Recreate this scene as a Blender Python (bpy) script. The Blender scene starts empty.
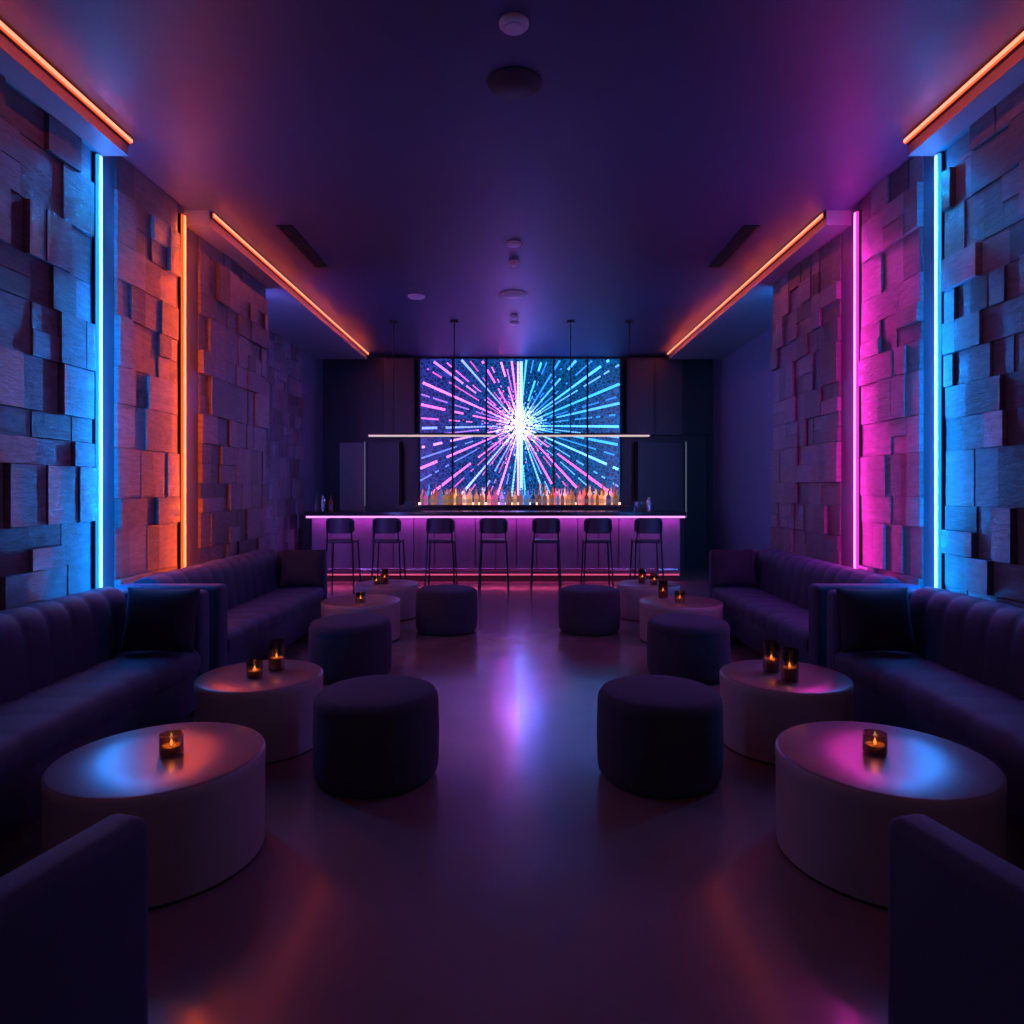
import bpy, bmesh, math, random
from mathutils import Vector, Matrix
R = random.Random(7)
scene = bpy.context.scene
COL = scene.collection
scene.view_settings.view_transform = 'Standard'
scene.view_settings.exposure = 0.0

# ------------------------------------------------------------------ materials
def new_mat(name):
    m = bpy.data.materials.new(name); m.use_nodes = True
    nt = m.node_tree
    return m, nt, nt.nodes['Principled BSDF']
def N(nt, t): return nt.nodes.new(t)
def mat(name, c, rough=0.5, metal=0.0, spec=0.5, sheen=0.0, coat=0.0, var=0.15, vscale=6.0, bump=0.0, bscale=60.0, rvar=0.0):
    m, nt, p = new_mat(name)
    tc = N(nt,'ShaderNodeTexCoord')
    nz = N(nt,'ShaderNodeTexNoise'); nz.inputs['Scale'].default_value = vscale; nz.inputs['Detail'].default_value = 5
    nt.links.new(tc.outputs['Object'], nz.inputs['Vector'])
    cr = N(nt,'ShaderNodeMix'); cr.data_type = 'RGBA'
    cr.inputs[6].default_value = (*[x*(1-var) for x in c],1); cr.inputs[7].default_value = (*[min(1,x*(1+var)) for x in c],1)
    nt.links.new(nz.outputs['Fac'], cr.inputs[0]); nt.links.new(cr.outputs[2], p.inputs['Base Color'])
    p.inputs['Roughness'].default_value = rough; p.inputs['Metallic'].default_value = metal
    p.inputs['Specular IOR Level'].default_value = spec
    p.inputs['Sheen Weight'].default_value = sheen; p.inputs['Sheen Tint'].default_value = (.35,.5,1,1)
    p.inputs['Coat Weight'].default_value = coat; p.inputs['Coat Roughness'].default_value = 0.12
    if rvar>0:
        mr = N(nt,'ShaderNodeMapRange'); mr.inputs[3].default_value = rough-rvar; mr.inputs[4].default_value = rough+rvar
        nt.links.new(nz.outputs['Fac'], mr.inputs[0]); nt.links.new(mr.outputs[0], p.inputs['Roughness'])
    if bump>0:
        n2 = N(nt,'ShaderNodeTexNoise'); n2.inputs['Scale'].default_value = bscale; n2.inputs['Detail'].default_value = 4
        nt.links.new(tc.outputs['Object'], n2.inputs['Vector'])
        b = N(nt,'ShaderNodeBump'); b.inputs['Strength'].default_value = bump; b.inputs['Distance'].default_value = 0.01
        nt.links.new(n2.outputs['Fac'], b.inputs['Height']); nt.links.new(b.outputs['Normal'], p.inputs['Normal'])
    return m
def emat(name, c, s):
    m, nt, p = new_mat(name)
    p.inputs['Base Color'].default_value = (*[x*0.3 for x in c],1)
    p.inputs['Emission Color'].default_value = (*c,1); p.inputs['Emission Strength'].default_value = s
    return m
def attr_mat(name, rough=0.4, emis=0.0, grain=False, base=1.0):
    m, nt, p = new_mat(name)
    a = N(nt,'ShaderNodeAttribute'); a.attribute_name = 'Col'
    src = a.outputs['Color']
    if grain:
        tc = N(nt,'ShaderNodeTexCoord'); mp = N(nt,'ShaderNodeMapping'); mp.inputs['Scale'].default_value = (5,5,20)
        nt.links.new(tc.outputs['Object'], mp.inputs['Vector'])
        nz = N(nt,'ShaderNodeTexNoise'); nz.inputs['Scale'].default_value = 1.8; nz.inputs['Detail'].default_value = 9; nz.inputs['Roughness'].default_value = .72
        nt.links.new(mp.outputs[0], nz.inputs['Vector'])
        mr = N(nt,'ShaderNodeMapRange'); mr.inputs[1].default_value=.3; mr.inputs[2].default_value=.7; mr.inputs[3].default_value=.6; mr.inputs[4].default_value=1.3
        nt.links.new(nz.outputs['Fac'], mr.inputs[0])
        mx = N(nt,'ShaderNodeVectorMath'); mx.operation='SCALE'
        nt.links.new(src, mx.inputs[0]); nt.links.new(mr.outputs[0], mx.inputs['Scale'])
        src = mx.outputs[0]
        b = N(nt,'ShaderNodeBump'); b.inputs['Strength'].default_value=.8; b.inputs['Distance'].default_value=.01
        nt.links.new(nz.outputs['Fac'], b.inputs['Height']); nt.links.new(b.outputs['Normal'], p.inputs['Normal'])
    nt.links.new(src, p.inputs['Base Color'])
    p.inputs['Roughness'].default_value = rough
    if emis>0:
        nt.links.new(a.outputs['Color'], p.inputs['Emission Color']); p.inputs['Emission Strength'].default_value = emis
    return m
def glass_mat(name, tint, gloss=0.15, rough=0.05):
    m = bpy.data.materials.new(name); m.use_nodes = True; nt = m.node_tree; nt.nodes.clear()
    o = N(nt,'ShaderNodeOutputMaterial'); t = N(nt,'ShaderNodeBsdfTransparent'); g = N(nt,'ShaderNodeBsdfGlossy'); mx = N(nt,'ShaderNodeMixShader')
    lw = N(nt,'ShaderNodeLayerWeight'); lw.inputs[0].default_value = .35
    t.inputs[0].default_value = (*tint,1); g.inputs['Roughness'].default_value = rough
    mr = N(nt,'ShaderNodeMapRange'); mr.inputs[3].default_value = gloss*.4; mr.inputs[4].default_value = .7
    nt.links.new(lw.outputs['Facing'], mr.inputs[0]); nt.links.new(mr.outputs[0], mx.inputs[0])
    nt.links.new(t.outputs[0], mx.inputs[1]); nt.links.new(g.outputs[0], mx.inputs[2]); nt.links.new(mx.outputs[0], o.inputs[0])
    return m

M_floor = mat('polished_concrete',(0.22,0.165,0.18),rough=.23,var=.2,vscale=2.5,bump=.05,bscale=120,rvar=.06,coat=.4)
M_ceil  = mat('ceiling_paint',(0.05,0.055,0.125),rough=.5,var=.08,spec=.4)
M_wall  = mat('dark_plaster',(0.13,0.16,0.26),rough=.6,var=.12)
M_flat  = mat('smooth_dark_panel',(0.09,0.10,0.14),rough=.45,var=.08)
M_soff  = mat('soffit_paint',(0.20,0.20,0.24),rough=.5,var=.08)
M_wood  = attr_mat('charred_wood_blocks',rough=.42,grain=True)
M_vel   = mat('navy_velvet',(0.022,0.033,0.078),rough=.7,sheen=.2,var=.2,vscale=9,bump=.15,bscale=250)
M_vel2  = mat('navy_pillow_fabric',(0.014,0.019,0.042),rough=.85,sheen=.12,var=.2,bump=.25,bscale=300)
M_otto  = mat('charcoal_boucle',(0.038,0.041,0.068),rough=.85,sheen=.15,var=.25,vscale=30,bump=.4,bscale=220)
M_tabtop= mat('lacquered_table_top',(0.31,0.26,0.29),rough=.33,metal=.5,var=.15,vscale=8,bump=.03,bscale=60)
M_tabsd = mat('plaster_table_side',(0.38,0.31,0.34),rough=.55,var=.12,vscale=5,bump=.08,bscale=80)
M_black = mat('black_base',(0.012,0.012,0.015),rough=.6)
M_metal = mat('black_metal',(0.03,0.03,0.035),rough=.35,metal=.7)
M_bartop= mat('bar_stone_top',(0.03,0.028,0.035),rough=.2,var=.3,vscale=12)
M_barfr = mat('bar_front_panel',(0.22,0.13,0.20),rough=.5,var=.2,vscale=5)
M_cab   = mat('cabinet_black',(0.018,0.018,0.026),rough=.4)
M_door  = mat('grey_door',(0.22,0.27,0.27),rough=.5)
M_steel = mat('brushed_steel',(0.55,0.55,0.58),rough=.25,metal=1)
M_leath = mat('stool_leather',(0.05,0.035,0.06),rough=.5)
M_smoke = glass_mat('smoked_glass',(0.6,0.45,0.35))
M_clear = glass_mat('clear_glass',(0.85,0.88,0.9))
M_wax   = mat('candle_wax',(0.75,0.5,0.25),rough=.5)
M_white = mat('white_plastic',(0.50,0.45,0.55),rough=.5)
M_grille= mat('dark_speaker_grille',(0.015,0.015,0.02),rough=.6)
def led(name,core,edge,ks=1.3,ke=1.4): return emat(name+'_core',core,ks), emat(name+'_edge',edge,ke)
L_blue=led('led_blue',(.50,.85,1),(.01,.30,1)); L_orng=led('led_orange',(1,.40,.18),(1,.09,.01)); L_mag=led('led_magenta',(1,.40,.88),(1,.02,.50))
L_soff=led('led_soffit_orange',(1,.38,.22),(1,.10,.02))
C_blue=(.0,.25,1.0); C_orng=(1,.09,.01); C_mag=(1,.02,.55); C_soff=(1,.085,.02); C_bar=(.75,.06,.90)
E_bar   = emat('led_bar_violet',(0.92,0.34,1.0),1.3)
E_base  = emat('led_bar_base',(1.0,0.12,0.28),.65)
E_pend  = emat('pendant_diffuser',(1.0,0.75,0.66),.7)
E_edge  = emat('cabinet_edge_light',(0.6,0.7,0.8),.12)
E_flame = emat('candle_flame',(1.0,0.5,0.14),4)
E_shelf = emat('led_shelf',(1.0,0.35,0.3),6)
E_fillb  = emat('added_fill_blue',(0.01,0.25,1.0),50)  # glow of the added strips that tint the far side walls
E_fillv  = emat('added_fill_violet',(0.16,0.16,1.0),60)

# ------------------------------------------------------------------ mesh builder
class MB:
    def __init__(s): s.v=[]; s.f=[]; s.m=[]; s.c=[]; s.mats=[]; s.s=[]
    def mi(s,m):
        if m not in s.mats: s.mats.append(m)
        return s.mats.index(m)
    def add(s, vs, fs, m, col=(1,1,1), smooth=False, M=None):
        o=len(s.v); k=s.mi(m)
        for p in vs:
            p=Vector(p)
            if M is not None: p = M@p
            s.v.append(p)
        for f in fs:
            s.f.append([i+o for i in f]); s.m.append(k); s.c.append(col); s.s.append(smooth)
    def box(s,x0,x1,y0,y1,z0,z1,m,col=(1,1,1),M=None):
        if x0>x1:x0,x1=x1,x0
        if y0>y1:y0,y1=y1,y0
        vs=[(x0,y0,z0),(x1,y0,z0),(x1,y1,z0),(x0,y1,z0),(x0,y0,z1),(x1,y0,z1),(x1,y1,z1),(x0,y1,z1)]
        fs=[(0,3,2,1),(4,5,6,7),(0,1,5,4),(1,2,6,5),(2,3,7,6),(3,0,4,7)]
        s.add(vs,fs,m,col,False,M)
    def rbox(s,x0,x1,y0,y1,z0,z1,m,r=.03,seg=3,M=None,puff=0.0):
        if x0>x1:x0,x1=x1,x0
        if y0>y1:y0,y1=y1,y0
        bm=bmesh.new(); bmesh.ops.create_cube(bm,size=1)
        for v in bm.verts:
            v.co=Vector(((x0+x1)/2+v.co.x*(x1-x0),(y0+y1)/2+v.co.y*(y1-y0),(z0+z1)/2+v.co.z*(z1-z0)))
        bmesh.ops.bevel(bm,geom=list(bm.edges),offset=r,segments=seg,profile=.5,affect='EDGES')
        bm.verts.index_update()
        s.add([v.co.copy() for v in bm.verts],[[v.index for v in f.verts] for f in bm.faces],m,smooth=True,M=M)
        bm.free()
    def lathe(s,prof,m,c=(0,0,0),seg=48,mats=None,col=(1,1,1),smooth=True,cols=None):
        vs=[]
        n=len(prof)
        for (r,z) in prof:
            for k in range(seg):
                a=2*math.pi*k/seg
                vs.append((c[0]+r*math.cos(a),c[1]+r*math.sin(a),c[2]+z))
        o=len(s.v)
        for p in vs: s.v.append(Vector(p))
        for i in range(n-1):
            kk=s.mi(mats[i] if mats else m)
            cc=cols[i] if cols else col
            for k in range(seg):
                k2=(k+1)%seg
                s.f.append([o+i*seg+k,o+i*seg+k2,o+(i+1)*seg+k2,o+(i+1)*seg+k]); s.m.append(kk); s.c.append(cc); s.s.append(smooth)
    def tube(s,a,b,r,m,seg=8,r2=None):
        a=Vector(a);b=Vector(b);d=(b-a);L=d.length
        if r2 is None:r2=r
        q=d.to_track_quat('Z','Y').to_matrix().to_4x4(); Mx=Matrix.Translation(a)@q
        vs=[];fs=[]
        for (z,rr) in ((0,r),(L,r2)):
            for k in range(seg):
                t=2*math.pi*k/seg; vs.append((rr*math.cos(t),rr*math.sin(t),z))
        for k in range(seg):
            k2=(k+1)%seg; fs.append((k,k2,seg+k2,seg+k))
        fs.append(tuple(reversed(range(seg)))); fs.append(tuple(range(seg,2*seg)))
        s.add(vs,fs,m,smooth=True,M=Mx)
    def obj(s,name,parent=None,sharp=40):
        me=bpy.data.meshes.new(name); me.from_pydata([tuple(v) for v in s.v],[],s.f)
        for m in s.mats: me.materials.append(m)
        for i,p in enumerate(me.polygons): p.material_index=s.m[i]; p.use_smooth=s.s[i]
        ca=me.color_attributes.new('Col','FLOAT_COLOR','CORNER')
        for i,p in enumerate(me.polygons):
            for li in p.loop_indices: ca.data[li].color=(*s.c[i],1)
        me.update()
        try: me.set_sharp_from_angle(angle=math.radians(sharp))
        except Exception: pass
        ob=bpy.data.objects.new(name,me); COL.objects.link(ob)
        if parent: ob.parent=parent
        return ob
def empty(name,loc=(0,0,0)):
    e=bpy.data.objects.new(name,None); e.location=loc; e.empty_display_size=.2; COL.objects.link(e); return e
def boxobj(name,x0,x1,y0,y1,z0,z1,m,parent=None):
    b=MB(); b.box(x0,x1,y0,y1,z0,z1,m); return b.obj(name,parent)
def lamp_row(parent,a,b,spacing,wpm,color):
    # row of small LED emitters between a and b; wpm = watts per metre
    a=Vector(a);b=Vector(b);L=(b-a).length;n=max(2,round(L/spacing))
    ld=bpy.data.lights.new('led_emitter','POINT'); ld.energy=wpm*L/n; ld.color=color; ld.shadow_soft_size=0.0
    for i in range(n):
        o=bpy.data.objects.new('led_emitter',ld); o.location=a.lerp(b,(i+.5)/n); COL.objects.link(o); o.parent=parent

# ------------------------------------------------------------------ room shell
H=1.4; CZ=3.65; SB=3.53; WX=2.70; WX2=3.37; YB=11.8; Y0=-1.2
boxobj('floor',-3.9,3.9,Y0,YB+.2,-.1,0,M_floor)
boxobj('ceiling',-3.9,3.9,Y0,YB+.2,CZ,CZ+.1,M_ceil)
boxobj('wall_back',-3.9,3.9,YB,YB+.15,0,CZ,M_cab)
STEP={-1:7.29,1:7.2}
for s,nm in ((-1,'left'),(1,'right')):
    w=MB(); w.box(s*WX,s*3.8,Y0,STEP[s],0,CZ,M_flat); w.box(s*WX2,s*3.8,STEP[s],YB,0,CZ,M_wall); w.obj('wall_'+nm)
def cladding(name,s,y0,y1,x,z0,z1):
    b=MB(); z=z0
    while z<z1-.02:
        h=R.choice([.2,.25,.3,.34]); h=min(h,z1-z)
        if z1-(z+h)<.1: h=z1-z
        y=y0
        while y<y1-.02:
            w=R.choice([.16,.22,.28,.34]); w=min(w,y1-y)
            if y1-(y+w)<.08: w=y1-y
            cells=[(y,y+w,z,z+h)]
            if R.random()<.25 and h>.22: cells=[(y,y+w,z,z+h/2),(y,y+w,z+h/2,z+h)]
            elif R.random()<.15 and w>.25: cells=[(y,y+w/2,z,z+h),(y+w/2,y+w,z,z+h)]
            for (a,bb,c,d) in cells:
                t=R.choice([.006,.012,.018,.026,.036,.042])+R.random()*.003
                k=R.uniform(.45,1.3)
                col=(.185*k,.165*k,.20*k)
                tl=R.uniform(-.005,.005)
                g=.0025
                vs=[(s*(x+.0),a+g,c+g),(s*(x+.0),bb-g,c+g),(s*(x+.0),bb-g,d-g),(s*(x+.0),a+g,d-g),
                    (s*(x-t-tl),a+g,c+g),(s*(x-t+tl),bb-g,c+g),(s*(x-t+tl),bb-g,d-g),(s*(x-t-tl),a+g,d-g)]
                fs=[(4,5,6,7),(0,1,5,4),(1,2,6,5),(2,3,7,6),(3,0,4,7)]
                if s>0: fs=[tuple(reversed(f)) for f in fs]
                b.add(vs,fs,M_wood,col)
            y+=w
        z+=h
    return b.obj(name)
cladding('wood_block_cladding',-1,-1.0,4.30,WX,0,SB)
cladding('wood_block_cladding',-1,4.56,5.38,WX,0,CZ)
cladding('wood_block_cladding',-1,5.76,7.29,WX,0,SB)
cladding('wood_block_cladding',-1,7.31,10.6,WX2,0,SB)
cladding('wood_block_cladding',1,-1.0,4.29,WX,0,SB)
cladding('wood_block_cladding',1,4.54,5.32,WX,0,CZ)
cladding('wood_block_cladding',1,5.70,7.2,WX,0,SB)
SX=2.50
for s in (-1,1):
    for (a,b_) in ((Y0,4.38),(5.53,11.3)):
        m=MB(); m.box(s*SX,s*2.70,a,b_,SB,CZ,M_soff)
        if a>5: m.box(s*2.70,s*WX2,STEP[s],b_,SB,CZ,M_soff)
        m.obj('ceiling_soffit')
        q=MB(); q.box(s*SX,s*(SX-.018),a+.02,b_-.01,CZ-.055,CZ-.008,M_metal)
        q.box(s*(SX-.018),s*(SX-.026),a+.02,b_-.01,CZ-.048,CZ-.014,L_soff[1]); q.box(s*(SX-.026),s*(SX-.034),a+.02,b_-.01,CZ-.040,CZ-.022,L_soff[0])
        o=q.obj('led_strip_light')
        lamp_row(o,(s*(SX-.075),a+.05,CZ-.075),(s*(SX-.075),b_-.05,CZ-.075),.13,1.5,C_soff)
def vtube(s,y,L,top,col,wpm):
    q=MB(); q.box(s*(WX-.002),s*(WX-.022),y-.02,y+.02,.02,top,M_metal)
    q.rbox(s*(WX-.022),s*(WX-.042),y-.020,y+.020,.05,top-.005,L[1],r=.005,seg=2)
    q.rbox(s*(WX-.040),s*(WX-.052),y-.010,y+.010,.055,top-.01,L[0],r=.004,seg=2)
    o=q.obj('led_tube_light')
    lamp_row(o,(s*(WX-.09),y,.1),(s*(WX-.09),y,top-.07),.11,wpm,col)
vtube(-1,4.345,L_blue,SB-.006,C_blue,18); vtube(1,4.335,L_blue,SB-.006,C_blue,18)
vtube(-1,5.44,L_orng,SB+.05,C_orng,13); vtube(1,5.38,L_mag,SB+.05,C_mag,12)
for s,e in ((-1,E_fillv),(1,E_fillb)):  # added strips, hidden behind the wall steps, to brighten the set-back walls
    q=MB(); q.box(s*2.80,s*2.86,STEP[s]+.002,STEP[s]+.03,.1,SB-.05,M_metal); q.box(s*2.81,s*2.85,STEP[s]+.03,STEP[s]+.05,.12,SB-.07,e); q.obj('added_fill_light')

def disc(name,x,y,r,m,h=.03):
    b=MB(); b.lathe([(0,-h),(r*.55,-h),(r*.6,-h*.8),(r*.86,-h*.75),(r,-h*.4),(r,0),(0,0)],m,(x,y,CZ),seg=40); return b.obj(name)
disc('smoke_detector',0-.02,3.3,.072,M_white,.03)
disc('ceiling_speaker',-.02,3.79,.15,M_grille,.02)
disc('smoke_detector',-.04,6.27,.07,M_white,.03)
disc('sprinkler_head',-.04,6.77,.05,M_white,.05)
disc('ceiling_speaker',-.05,7.92,.16,M_white)
disc('smoke_detector',-1.19,8.0,.1,M_white)
disc('sprinkler_head',-.05,8.9,.05,M_white,.05)
disc('sprinkler_head',-.05,9.3,.06,M_white,.03)
for s in (-1,1):
    b=MB(); x=2.0*s
    b.box(x-.07,x+.07,5.84,6.95,CZ-.012,CZ,M_metal)
    for k in range(4): b.box(x-.05+k*.028,x-.05+k*.028+.012,5.88,6.91,CZ-.02,CZ-.008,M_black)
    b.obj('linear_air_vent')

# ------------------------------------------------------------------ sofas
def sofa(s,y0,y1):
    e=empty('sofa',(s*2.2,(y0+y1)/2,0))
    off=-e.location
    def fin(b,name):
        ob=b.obj(name); ob.parent=e; ob.matrix_parent_inverse=Matrix.Translation(off); return ob
    xf=1.92; xb=2.62; aw=.14; top=.79
    b=MB(); b.rbox(s*(xf+.02),s*xb,y0+aw*.5,y1-aw*.5,.06,.30,M_vel,r=.02); fin(b,'base')
    for i,(ya,yb) in enumerate(((y0,y0+aw),(y1-aw,y1))):
        b=MB(); b.rbox(s*xf,s*xb,ya,yb,.05,top-.02,M_vel,r=.035,seg=4); fin(b,'arm_%d'%(i+1))
    b=MB()
    for yy in (y0+.07,y1-.07):
        for xx in (xf+.06,xb-.06): b.box(s*(xx-.025),s*(xx+.025),yy-.025,yy+.025,0,.07,M_black)
    fin(b,'feet')
    ya,yb=y0+aw,y1-aw; L=yb-ya
    def channels(prof,w,d,name,p=.55):
        n=max(1,round(L/w)); w=L/n; b=MB(); sub=8
        rows=[]
        for j in range(n*sub+1):
            t=(j%sub)/sub; y=ya+j*w/sub
            o=d*abs(math.sin(math.pi*t))**p
            rows.append([(px+nx*o,y,pz+nz*o) for (px,pz,nx,nz) in prof])
        k=len(prof); vs=[(s*x,y,z) for r in rows for (x,y,z) in r]
        fs=[]
        for j in range(n*sub):
            for i in range(k-1):
                f=(j*k+i,j*k+i+1,(j+1)*k+i+1,(j+1)*k+i)
                fs.append(f if s<0 else tuple(reversed(f)))
        fs.append(tuple(range(k))); fs.append(tuple(n*sub*k+i for i in reversed(range(k))))
        b.add(vs,fs,M_vel,smooth=True); fin(b,name)
    pts=[(xf+.01,.30),(xf+.0,.34),(xf+.0,.38),(xf+.015,.41),(xf+.05,.43),(xf+.12,.435),(xf+.3,.425),(2.45,.42),(2.5,.42),(2.5,.30)]
    def norm(pts,inv=1):
        out=[]
        for i,p in enumerate(pts):
            a=pts[max(0,i-1)];c=pts[min(len(pts)-1,i+1)]
            dx,dz=c[0]-a[0],c[1]-a[1];l=math.hypot(dx,dz) or 1
            out.append((p[0],p[1],-dz/l,dx/l))
        return out
    channels(norm(pts),.24,.007,'seat_cushion',.35)
    pts=[(2.33,.32),(2.33,.45),(2.345,.6),(2.36,.70),(2.375,.745),(2.41,.785),(2.46,.80),(2.52,.79),(2.57,.76),(2.60,.70),(2.60,.32)]
    channels(norm(pts),.18,.011,'channel_backrest',.42)
    return e
for s in (-1,1):
    sofa(s,1.55,4.27)
    sofa(s,4.40,6.90)

def pillow(s,x,y,w,h,yaw,lean):
    n=14; vs=[];fs=[]
    def P(u,v,side):
        t=.075*max(0,(1-abs(u)**2.6))**.6*max(0,(1-abs(v)**2.6))**.6
        k=1-.05*(1-abs(v))*abs(u)**3
        return (u*w/2*k, side*(t+.004), v*h/2*(1-.05*(1-abs(u))*abs(v)**3))
    for side in (-1,1):
        for i in range(n+1):
            for j in range(n+1): vs.append(P(-1+2*i/n,-1+2*j/n,side))
    m=(n+1)**2
    for i in range(n):
        for j in range(n):
            a=i*(n+1)+j; f=(a,a+n+1,a+n+2,a+1); fs.append(f); fs.append(tuple(m+q for q in reversed(f)))
    bd=[i*(n+1) for i in range(n+1)]+[n*(n+1)+j for j in range(1,n+1)]+[i*(n+1)+n for i in range(n-1,-1,-1)]+[j for j in range(n-1,0,-1)]
    for q in range(len(bd)):
        a=bd[q];b2=bd[(q+1)%len(bd)]; fs.append((a,m+a,m+b2,b2))
    b=MB(); b.add(vs,fs,M_vel2,smooth=True); ob=b.obj('throw_pillow',sharp=180)
    ob.location=(x,y,.445+h/2); ob.rotation_euler=(math.radians(lean),0,math.radians(yaw))
for s in (-1,1):
    pillow(s,s*2.09,3.99,.44,.37,s*4,-12)
    pillow(s,s*2.09,6.62,.42,.36,s*4,-12)

# ------------------------------------------------------------------ tables, ottomans
def table(x,y,r,h=.36):
    b=MB()
    prof=[(0,0),(r*.975,0),(r*.975,.012),(r*.985,.012),(r*.99,.02),(r*.995,h-.05),(r,h-.045),(r,h-.012),(r-.004,h-.004),(r-.012,h),(r*.5,h),(0,h)]
    mt=[M_black,M_black,M_black]+[M_tabsd]*5+[M_tabtop]*3
    b.lathe(prof,M_tabsd,(x,y,0),seg=96,mats=mt); return b.obj('round_drum_table',sharp=50)
T=[(-1.36,2.60,.375),(1.39,2.60,.385),(-1.41,3.74,.33),(1.455,3.73,.34),(-1.46,6.35,.36),(1.50,6.30,.375),(-1.43,7.45,.34),(1.42,7.45,.34)]
for i,t in enumerate(T): table(*t,h=.385 if i<2 else (.38 if i<4 else .36))
def ottoman(x,y,r=.3,h=.42):
    b=MB(); pr=[(0,0),(r*.9,0),(r*.9,.012),(r*.94,.014),(r*.985,.035),(r*1.0,.07),(r*1.01,.2),(r*1.0,h-.085),(r*.992,h-.075),(r*1.0,h-.065),(r*.985,h-.035),(r*.94,h-.014),(r*.86,h-.004),(r*.6,h+.002),(0,h+.004)]
    mt=[M_black]*3+[M_otto]*11
    b.lathe(pr,M_otto,(x,y,0),seg=72,mats=mt); b.obj('round_ottoman',sharp=60)
for x,y in ((-.69,3.34),(.69,3.34),(-1.25,5.1),(1.27,5.1),(-.70,6.7),(.70,6.7)): ottoman(x,y)

def votive(x,y,h,r,tz=.361):
    if y<3: tz=.386
    elif y<4: tz=.381
    b=MB(); o=(x,y,tz)
    b.lathe([(0,0),(r*.92,0),(r,.006),(r,h),(r-.004,h),(r-.004,.012),(0,.012)],M_smoke,o,seg=28)
    ch=h*.42
    b.lathe([(0,.013),(r*.8,.013),(r*.8,ch),(r*.6,ch-.004),(0,ch-.006)],M_wax,o,seg=24)
    f=ch-.004
    b.lathe([(0,f),(.005,f+.006),(.006,f+.012),(.0035,f+.021),(.0,f+.03)],E_flame,o,seg=12)
    ob=b.obj('votive_candle')
    ld=bpy.data.lights.new('flame_light','POINT'); ld.energy=.14; ld.color=(1,.38,.08); ld.shadow_soft_size=0.0
    l=bpy.data.objects.new('flame_light',ld); l.location=(x,y,tz+f+.04); COL.objects.link(l); l.parent=ob
for v in ((-1.325,2.61,.075,.043),(1.37,2.62,.075,.043),(-1.355,3.83,.165,.046),(-1.42,3.68,.09,.042),(1.41,3.80,.165,.046),(1.44,3.62,.165,.046),
          (-1.43,6.2,.09,.045),(1.37,6.45,.165,.045),(1.47,6.2,.1,.045),(-1.45,7.42,.16,.045),(-1.53,7.38,.09,.04),(1.36,7.46,.16,.045),(1.47,7.36,.12,.045)):
    votive(*v)

# ------------------------------------------------------------------ foreground lounge chairs
for s in (-1,1):
    th=.10; L=.86; hb=.735
    b=MB()
    b.rbox(0,th,0,L,.05,hb,M_vel,r=.03,seg=4)
    b.rbox(th-.01,.72,0.01,.11,.05,.53,M_vel,r=.03,seg=4)
    b.rbox(th-.01,.72,L-.11,L-.01,.05,.53,M_vel,r=.03,seg=4)
    b.rbox(th-.01,.70,.1,L-.1,.07,.28,M_vel,r=.02)
    b.rbox(th-.005,.71,.115,L-.115,.28,.43,M_vel,r=.04,seg=4)
    for xx in (.05,.65):
        for yy in (.06,L-.06): b.box(xx-.02,xx+.02,yy-.02,yy+.02,0,.08,M_black)
    ob=b.obj('lounge_chair')
    a=math.radians(14)
    ob.matrix_world = Matrix.Translation((s*.755+(.01 if s<0 else -.01),1.40,0)) @ Matrix.Diagonal((s,-1,1,1)) @ Matrix.Rotation(-a,4,'Z')
    ob.data.transform(ob.matrix_world); ob.matrix_world=Matrix.Identity(4)
    bm=bmesh.new(); bm.from_mesh(ob.data); bmesh.ops.recalc_face_normals(bm,faces=bm.faces); bm.to_mesh(ob.data); bm.free()

# ------------------------------------------------------------------ bar
e=empty('bar_counter',(-.33,10.4,0)); off=Matrix.Translation(-e.location)
def child(b,name):
    ob=b.obj(name); ob.parent=e; ob.matrix_parent_inverse=off; return ob
b=MB(); b.rbox(-3.13,2.47,10.0,10.7,.99,1.05,M_bartop,r=.006,seg=2); child(b,'counter_top')
b=MB(); b.box(-3.08,2.42,10.2,10.62,.10,.99,M_barfr); b.box(-3.05,2.39,10.26,10.58,0,.10,M_black)
n=18; w=5.5/n
for i in range(n): b.box(-3.08+i*w+.008,-3.08+(i+1)*w-.008,10.175,10.2,.12,.97,M_barfr)
child(b,'front_panels')
b=MB(); b.box(-3.11,2.45,10.012,10.04,.960,.99,E_bar); child(b,'under_counter_led')
b=MB(); b.box(-3.06,2.40,10.15,10.175,.10,.12,E_base); child(b,'base_led')
b=MB(); b.tube((-3.0,10.06,.2),(2.35,10.06,.2),.018,M_steel,10)
for k in range(8):
    x=-2.9+k*.73; b.tube((x,10.06,.2),(x,10.18,.2),.01,M_steel)
child(b,'foot_rail')
ld=bpy.data.lights.new('under_counter_lamp','AREA'); ld.shape='RECTANGLE'; ld.size=5.5; ld.size_y=.03; ld.energy=11; ld.color=C_bar
o=bpy.data.objects.new('under_counter_lamp',ld); o.location=(-.33,10.09,.955); o.rotation_euler=(math.radians(14),0,0); COL.objects.link(o); o.parent=e; o.matrix_parent_inverse=off
ld=bpy.data.lights.new('base_lamp','AREA'); ld.shape='RECTANGLE'; ld.size=5.4; ld.size_y=.02; ld.energy=5; ld.color=(1,.08,.3)
o=bpy.data.objects.new('base_lamp',ld); o.location=(-.33,10.145,.095); o.rotation_euler=(0,0,0); COL.objects.link(o); o.parent=e; o.matrix_parent_inverse=off

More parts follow.
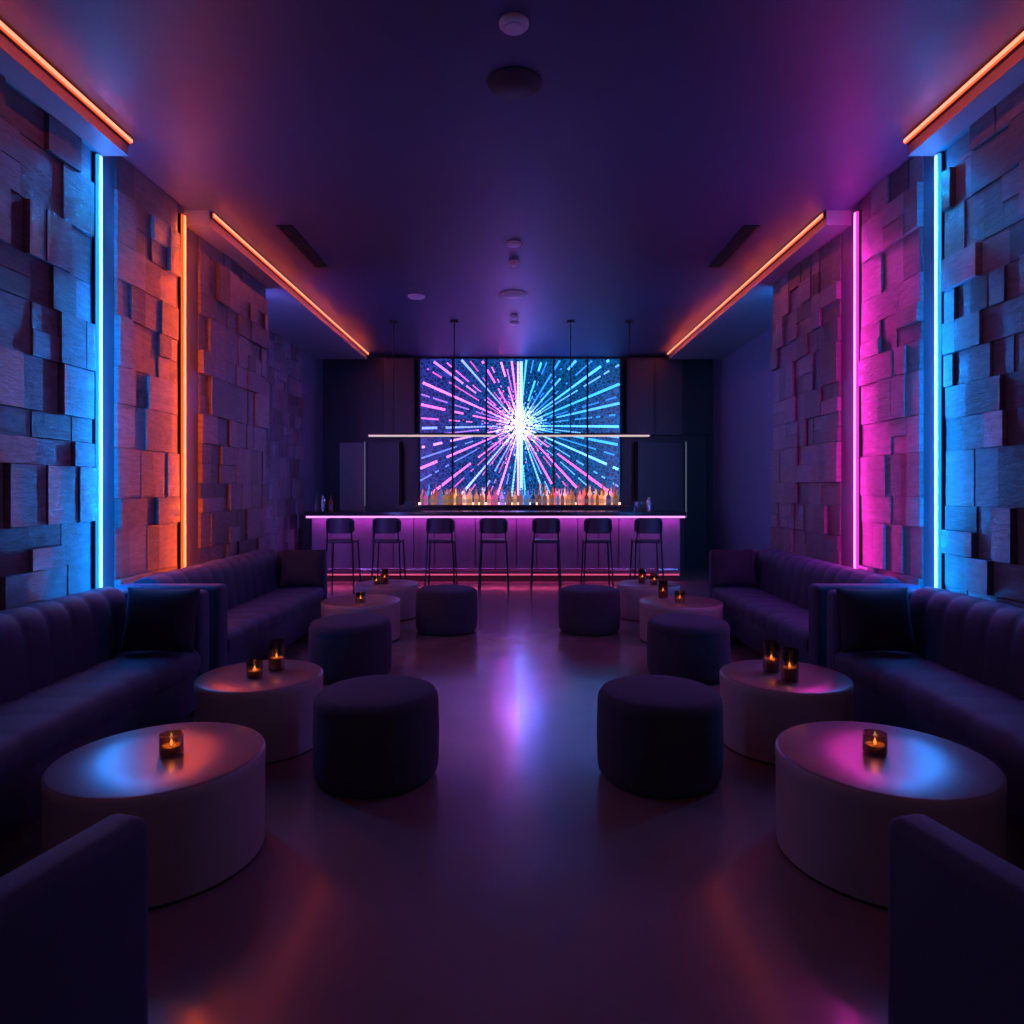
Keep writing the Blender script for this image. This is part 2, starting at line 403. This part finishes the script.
def stool(x,y):
    b=MB(); sh=.70
    b.rbox(x-.19,x+.19,y-.18,y+.19,sh-.045,sh,M_leath,r=.02)
    for sx in (-1,1):
        b.tube((x+sx*.17,y-.16,sh-.03),(x+sx*.20,y-.20,0),.011,M_metal)
        b.tube((x+sx*.17,y+.16,sh-.03),(x+sx*.20,y+.20,0),.011,M_metal)
        b.tube((x+sx*.165,y-.17,sh-.03),(x+sx*.155,y-.215,.96),.010,M_metal)
    z=.26
    c=[(x-.19,y-.185,z),(x+.19,y-.185,z),(x+.19,y+.185,z),(x-.19,y+.185,z)]
    for k in range(4): b.tube(c[k],c[(k+1)%4],.009,M_metal)
    nu=14; vs=[];fs=[]
    for i in range(nu+1):
        u=-1+2*i/nu; a=u*.95; px=x+.19*math.sin(a)/math.sin(.95); py=y-.235+.09*(1-math.cos(a))/(1-math.cos(.95))
        rz=.05*max(0,(abs(u)-.6)/.4)**2
        for (dy,dz) in ((0,.79+rz*.6),(0,1.0-rz),(.03,1.0-rz),(.03,.79+rz*.6)): vs.append((px,py+dy,dz))
    for i in range(nu):
        for k in range(4): fs.append((i*4+k,(i+1)*4+k,(i+1)*4+(k+1)%4,i*4+(k+1)%4))
    fs.append((0,1,2,3)); fs.append(tuple(nu*4+k for k in (3,2,1,0)))
    b.add(vs,fs,M_leath,smooth=True)
    b.obj('bar_stool')
for x in (-2.40,-1.77,-1.05,-.33,.38,1.08,1.76): stool(x,9.35)

def pendant(x0,x1,ra,rb):
    y=9.2; z=2.11
    b=MB(); b.box(x0,x1,y-.02,y+.02,z,z+.03,M_metal); b.box(x0+.01,x1-.01,y-.022,y+.018,z-.018,z+.004,E_pend)
    for r in (ra,rb):
        b.tube((r,y,z+.03),(r,y,CZ-.02),.007,M_metal,6)
        b.lathe([(0,-.03),(.05,-.03),(.055,-.02),(.055,0),(0,0)],M_metal,(r,y,CZ),seg=20)
    b.obj('linear_pendant_light')
pendant(-2.02,-.30,-1.68,-.86); pendant(.22,1.78,.71,1.50)

# ------------------------------------------------------------------ back bar
b=MB(); b.box(-1.98,2.0,11.3,11.70,0,1.08,M_cab); b.box(-1.98,2.0,11.28,11.70,1.08,1.12,M_bartop); b.box(-1.7,1.75,11.66,11.69,1.12,1.15,E_shelf); b.obj('back_bar_cabinet')
px0,px1,pz0,pz1=-1.70,1.77,1.22,3.62; AY=11.74
m,nt,p=new_mat('mosaic_glass_panel')
tc=N(nt,'ShaderNodeTexCoord'); vo=N(nt,'ShaderNodeTexVoronoi'); vo.feature='DISTANCE_TO_EDGE'; vo.inputs['Scale'].default_value=15
nt.links.new(tc.outputs['Object'],vo.inputs['Vector'])
mr=N(nt,'ShaderNodeMapRange'); mr.inputs[1].default_value=.03; mr.inputs[2].default_value=.14; mr.inputs[3].default_value=1; mr.inputs[4].default_value=.25
nt.links.new(vo.outputs['Distance'],mr.inputs[0])
sx=N(nt,'ShaderNodeSeparateXYZ'); nt.links.new(tc.outputs['Object'],sx.inputs[0])
m2=N(nt,'ShaderNodeMapRange'); m2.inputs[1].default_value=-1.5; m2.inputs[2].default_value=.6; nt.links.new(sx.outputs['X'],m2.inputs[0])
mc=N(nt,'ShaderNodeMix'); mc.data_type='RGBA'; mc.inputs[6].default_value=(.05,.10,.9,1); mc.inputs[7].default_value=(.0,.25,.9,1)
nt.links.new(m2.outputs[0],mc.inputs[0])
nt.links.new(mc.outputs[2],p.inputs['Emission Color'])
mm=N(nt,'ShaderNodeMath'); mm.operation='MULTIPLY'; mm.inputs[1].default_value=.5; nt.links.new(mr.outputs[0],mm.inputs[0]); nt.links.new(mm.outputs[0],p.inputs['Emission Strength'])
p.inputs['Base Color'].default_value=(.01,.015,.03,1); p.inputs['Roughness'].default_value=.2
M_mos=m
M_ray=attr_mat('led_ray_segments',emis=1.0)
art=empty('starburst_light_artwork',(0,AY,2.4)); aoff=Matrix.Translation(-art.location)
def ach(b,name):
    ob=b.obj(name); ob.parent=art; ob.matrix_parent_inverse=aoff
b=MB(); b.box(px0,px1,AY,AY+.04,pz0,pz1,M_mos); ach(b,'mosaic_panel')
b=MB()
for k in range(7):
    if k==3: continue
    x=px0+(px1-px0)*k/6; w=.018 if k in(0,6) else .015
    b.box(x-w,x+w,AY-.04,AY,pz0,pz1,M_black)
b.box(px0,px1,AY-.035,AY,pz1,pz1+.02,M_black)
ach(b,'mullions')
b=MB(); cx,cz=.03,2.47
def seg(a,r0,r1,w,col):
    ca,sa=math.cos(a),math.sin(a)
    for r in (r0,r1):
        x=cx+r*ca; z=cz+r*sa
        if not(px0+.02<x<px1-.02 and pz0+.02<z<pz1-.02): return
    nx,nz=-sa*w/2,ca*w/2
    vs=[]
    for y in (AY-.022,AY-.001):
        vs+= [(cx+r0*ca-nx,y,cz+r0*sa-nz),(cx+r1*ca-nx,y,cz+r1*sa-nz),(cx+r1*ca+nx,y,cz+r1*sa+nz),(cx+r0*ca+nx,y,cz+r0*sa+nz)]
    fs=[(0,1,2,3),(7,6,5,4),(0,4,5,1),(1,5,6,2),(2,6,7,3),(3,7,4,0)]
    b.add(vs,fs,M_ray,col)
def raycol(a):
    x=math.cos(a); z=math.sin(a)
    if x+R.gauss(0,.15)<-.05: c=R.choice([(1,.14,.65),(.8,.16,.85),(.9,.18,.7),(.55,.22,1),(.2,.3,1)])
    else: c=R.choice([(.03,.26,1),(.06,.36,1),(.04,.42,1),(.14,.45,1)])
    if x>.3 and z<-.25 and R.random()<.3: c=(1,.12,.55)
    return c
def mixw(c,r,k0=.55):
    if r<.5:
        k=(1-r/.5)*k0; return tuple(ci+(1-ci)*k for ci in c)
    return c
NR=60
for i in range(NR):
    a=2*math.pi*(i+R.uniform(-.28,.28))/NR
    base=raycol(a); longray=(i%2==0); k0=R.uniform(1.6,3.2)*(1 if longray else .5)
    r=R.uniform(.10,.25)
    while r<2.3:
        L=.045 if longray else .03
        w=.009+.016*min(r,1.5)*(1.3 if longray else .7)
        seg(a,r,r+L,w,tuple(x*k0 for x in mixw(base,r)))
        r+=L+.008
        if R.random()<(.05 if longray else .12): r+=R.uniform(.05,.2)
for i in range(650):
    a=R.uniform(0,2*math.pi); r=abs(R.gauss(0,.30))+.03
    c=mixw(raycol(a),r,.7); k=R.uniform(.8,2.8); seg(a,r,r+R.uniform(.012,.035),.012,tuple(x*k for x in c))
z=pz0+.05
while z<pz1-.08:
    d=abs(z-cz); k=1.5+2.8*math.exp(-d*2)
    b.box(cx-.045,cx-.012,AY-.03,AY,z,z+.06,M_ray,(.8*k,.35*k,1*k))
    b.box(cx+.0,cx+.05,AY-.03,AY,z,z+.06,M_ray,(.25*k,.65*k,1*k)); z+=.064
ach(b,'led_rays')
# bottles
M_bot=attr_mat('backlit_look_liquor_glass',rough=.12,emis=.5)  # emission puts the backlit glow into the bottle colours
def bottle(b,x,y,z,h,r,col,m):
    lab=tuple(min(1,q*.4+.12) for q in col); dk=tuple(q*.3 for q in col)
    pr=[(0,0),(r,0),(r,h*.12),(r*1.01,h*.12),(r*1.01,h*.4),(r,h*.4),(r,h*.52),(r*.85,h*.6),(r*.4,h*.68),(r*.33,h*.72),(r*.31,h*.92),(r*.42,h*.925),(r*.42,h),(0,h)]
    cs=[col,col,lab,lab,lab,col,col,col,col,col,dk,dk,dk]
    b.lathe(pr,m,(x,y,z),seg=12,cols=cs)
b=MB(); pal=[(.95,.3,.06),(.9,.16,.04),(.95,.42,.15),(.8,.08,.4),(.35,.2,.8),(.9,.5,.4),(.05,.25,.6),(.95,.2,.2),(.9,.3,.1)]
for row,yy in enumerate((11.60,11.48,11.37)):
    x=-1.62+row*.04
    while x<1.68:
        r=R.uniform(.028,.042); c=R.choice(pal); k=R.choice([.2,.4,.7,1.2,2.0])
        bottle(b,x,yy,1.121,R.uniform(.24,.38 if row==0 else (.30 if row==1 else .24)),r,tuple(q*k for q in c),M_bot); x+=2*r+R.uniform(.01,.05)
b.obj('liquor_bottle_row')
def frame(b,x0,x1,z0,z1,y,t,m):
    b.box(x0,x0+t,y-.03,y,z0,z1,m); b.box(x1-t,x1,y-.03,y,z0,z1,m); b.box(x0+t,x1-t,y-.03,y,z1-t,z1,m)
YF=11.795
b=MB(); b.box(-3.07,-2.64,11.76,YF,0,2.18,M_door); frame(b,-3.11,-2.60,0,2.22,YF,.04,M_cab); b.tube((-2.70,11.76,1.0),(-2.70,11.70,1.0),.015,M_steel); b.obj('door_1')
b=MB()
b.box(-2.56,-2.0,11.5,YF,0,2.18,M_cab); frame(b,-2.56,-2.0,1.1,2.18,11.5,.025,M_metal); b.box(-2.585,-2.57,11.47,11.5,1.1,2.18,E_edge)
b.box(-2.3,-1.76,11.55,YF,2.3,3.6,M_cab); frame(b,-2.3,-1.76,2.3,3.6,11.55,.02,M_metal); b.obj('tall_bar_cabinet')
b=MB()
b.box(2.02,2.80,11.5,YF,0,2.18,M_cab); frame(b,2.02,2.80,1.1,2.18,11.5,.025,M_metal); b.box(2.82,2.835,11.47,11.5,.9,2.18,E_edge)
b.box(1.85,2.8,11.55,YF,2.3,3.6,M_cab); frame(b,1.85,2.32,2.3,3.6,11.55,.02,M_metal); frame(b,2.33,2.8,2.3,3.6,11.55,.02,M_metal); b.obj('tall_bar_cabinet')
b=MB(); b.box(2.9,3.25,11.76,YF,0,2.3,M_cab); frame(b,2.87,3.29,0,2.34,YF,.03,M_metal); b.obj('door_2')
b=MB(); b.lathe([(0,0),(.035,0),(.045,.15),(.042,.17),(.03,.2),(.018,.205),(.018,.235),(0,.24)],M_steel,(-2.95,10.3,1.05),seg=20); b.obj('cocktail_shaker')
MD=attr_mat('bottle_glass_dark',rough=.1)
for x,h,c in ((-3.06,.28,(.1,.12,.1)),(-2.84,.26,(.3,.12,.05))):
    b=MB(); bottle(b,x,10.35,1.05,h,.035,c,MD); b.obj('liquor_bottle')
for x,y in ((-1.68,10.3),(-1.60,10.33),(1.78,10.3),(1.88,10.34)):
    b=MB(); b.lathe([(0,0),(.03,0),(.036,.15),(.034,.15),(.028,.01),(0,.01)],M_clear,(x,y,1.05),seg=20); b.obj('cocktail_glass')
b=MB(); b.lathe([(0,0),(.035,0),(.045,.14),(.03,.18),(.018,.185),(.018,.21),(0,.215)],M_steel,(1.98,10.3,1.05),seg=20); b.obj('cocktail_shaker')

# ------------------------------------------------------------------ world + camera
w=bpy.data.worlds.new('world'); scene.world=w; w.use_nodes=True
bg=w.node_tree.nodes['Background']; bg.inputs[0].default_value=(.50,.44,.85,1); bg.inputs[1].default_value=.11
cam=bpy.data.cameras.new('camera'); co=bpy.data.objects.new('camera',cam); COL.objects.link(co)
co.location=(0,0,H); co.rotation_euler=(math.pi/2,0,0); cam.sensor_width=36; cam.lens=24.0; cam.shift_x=-6/1024; cam.shift_y=-24/1024; cam.clip_start=.05
scene.camera=co
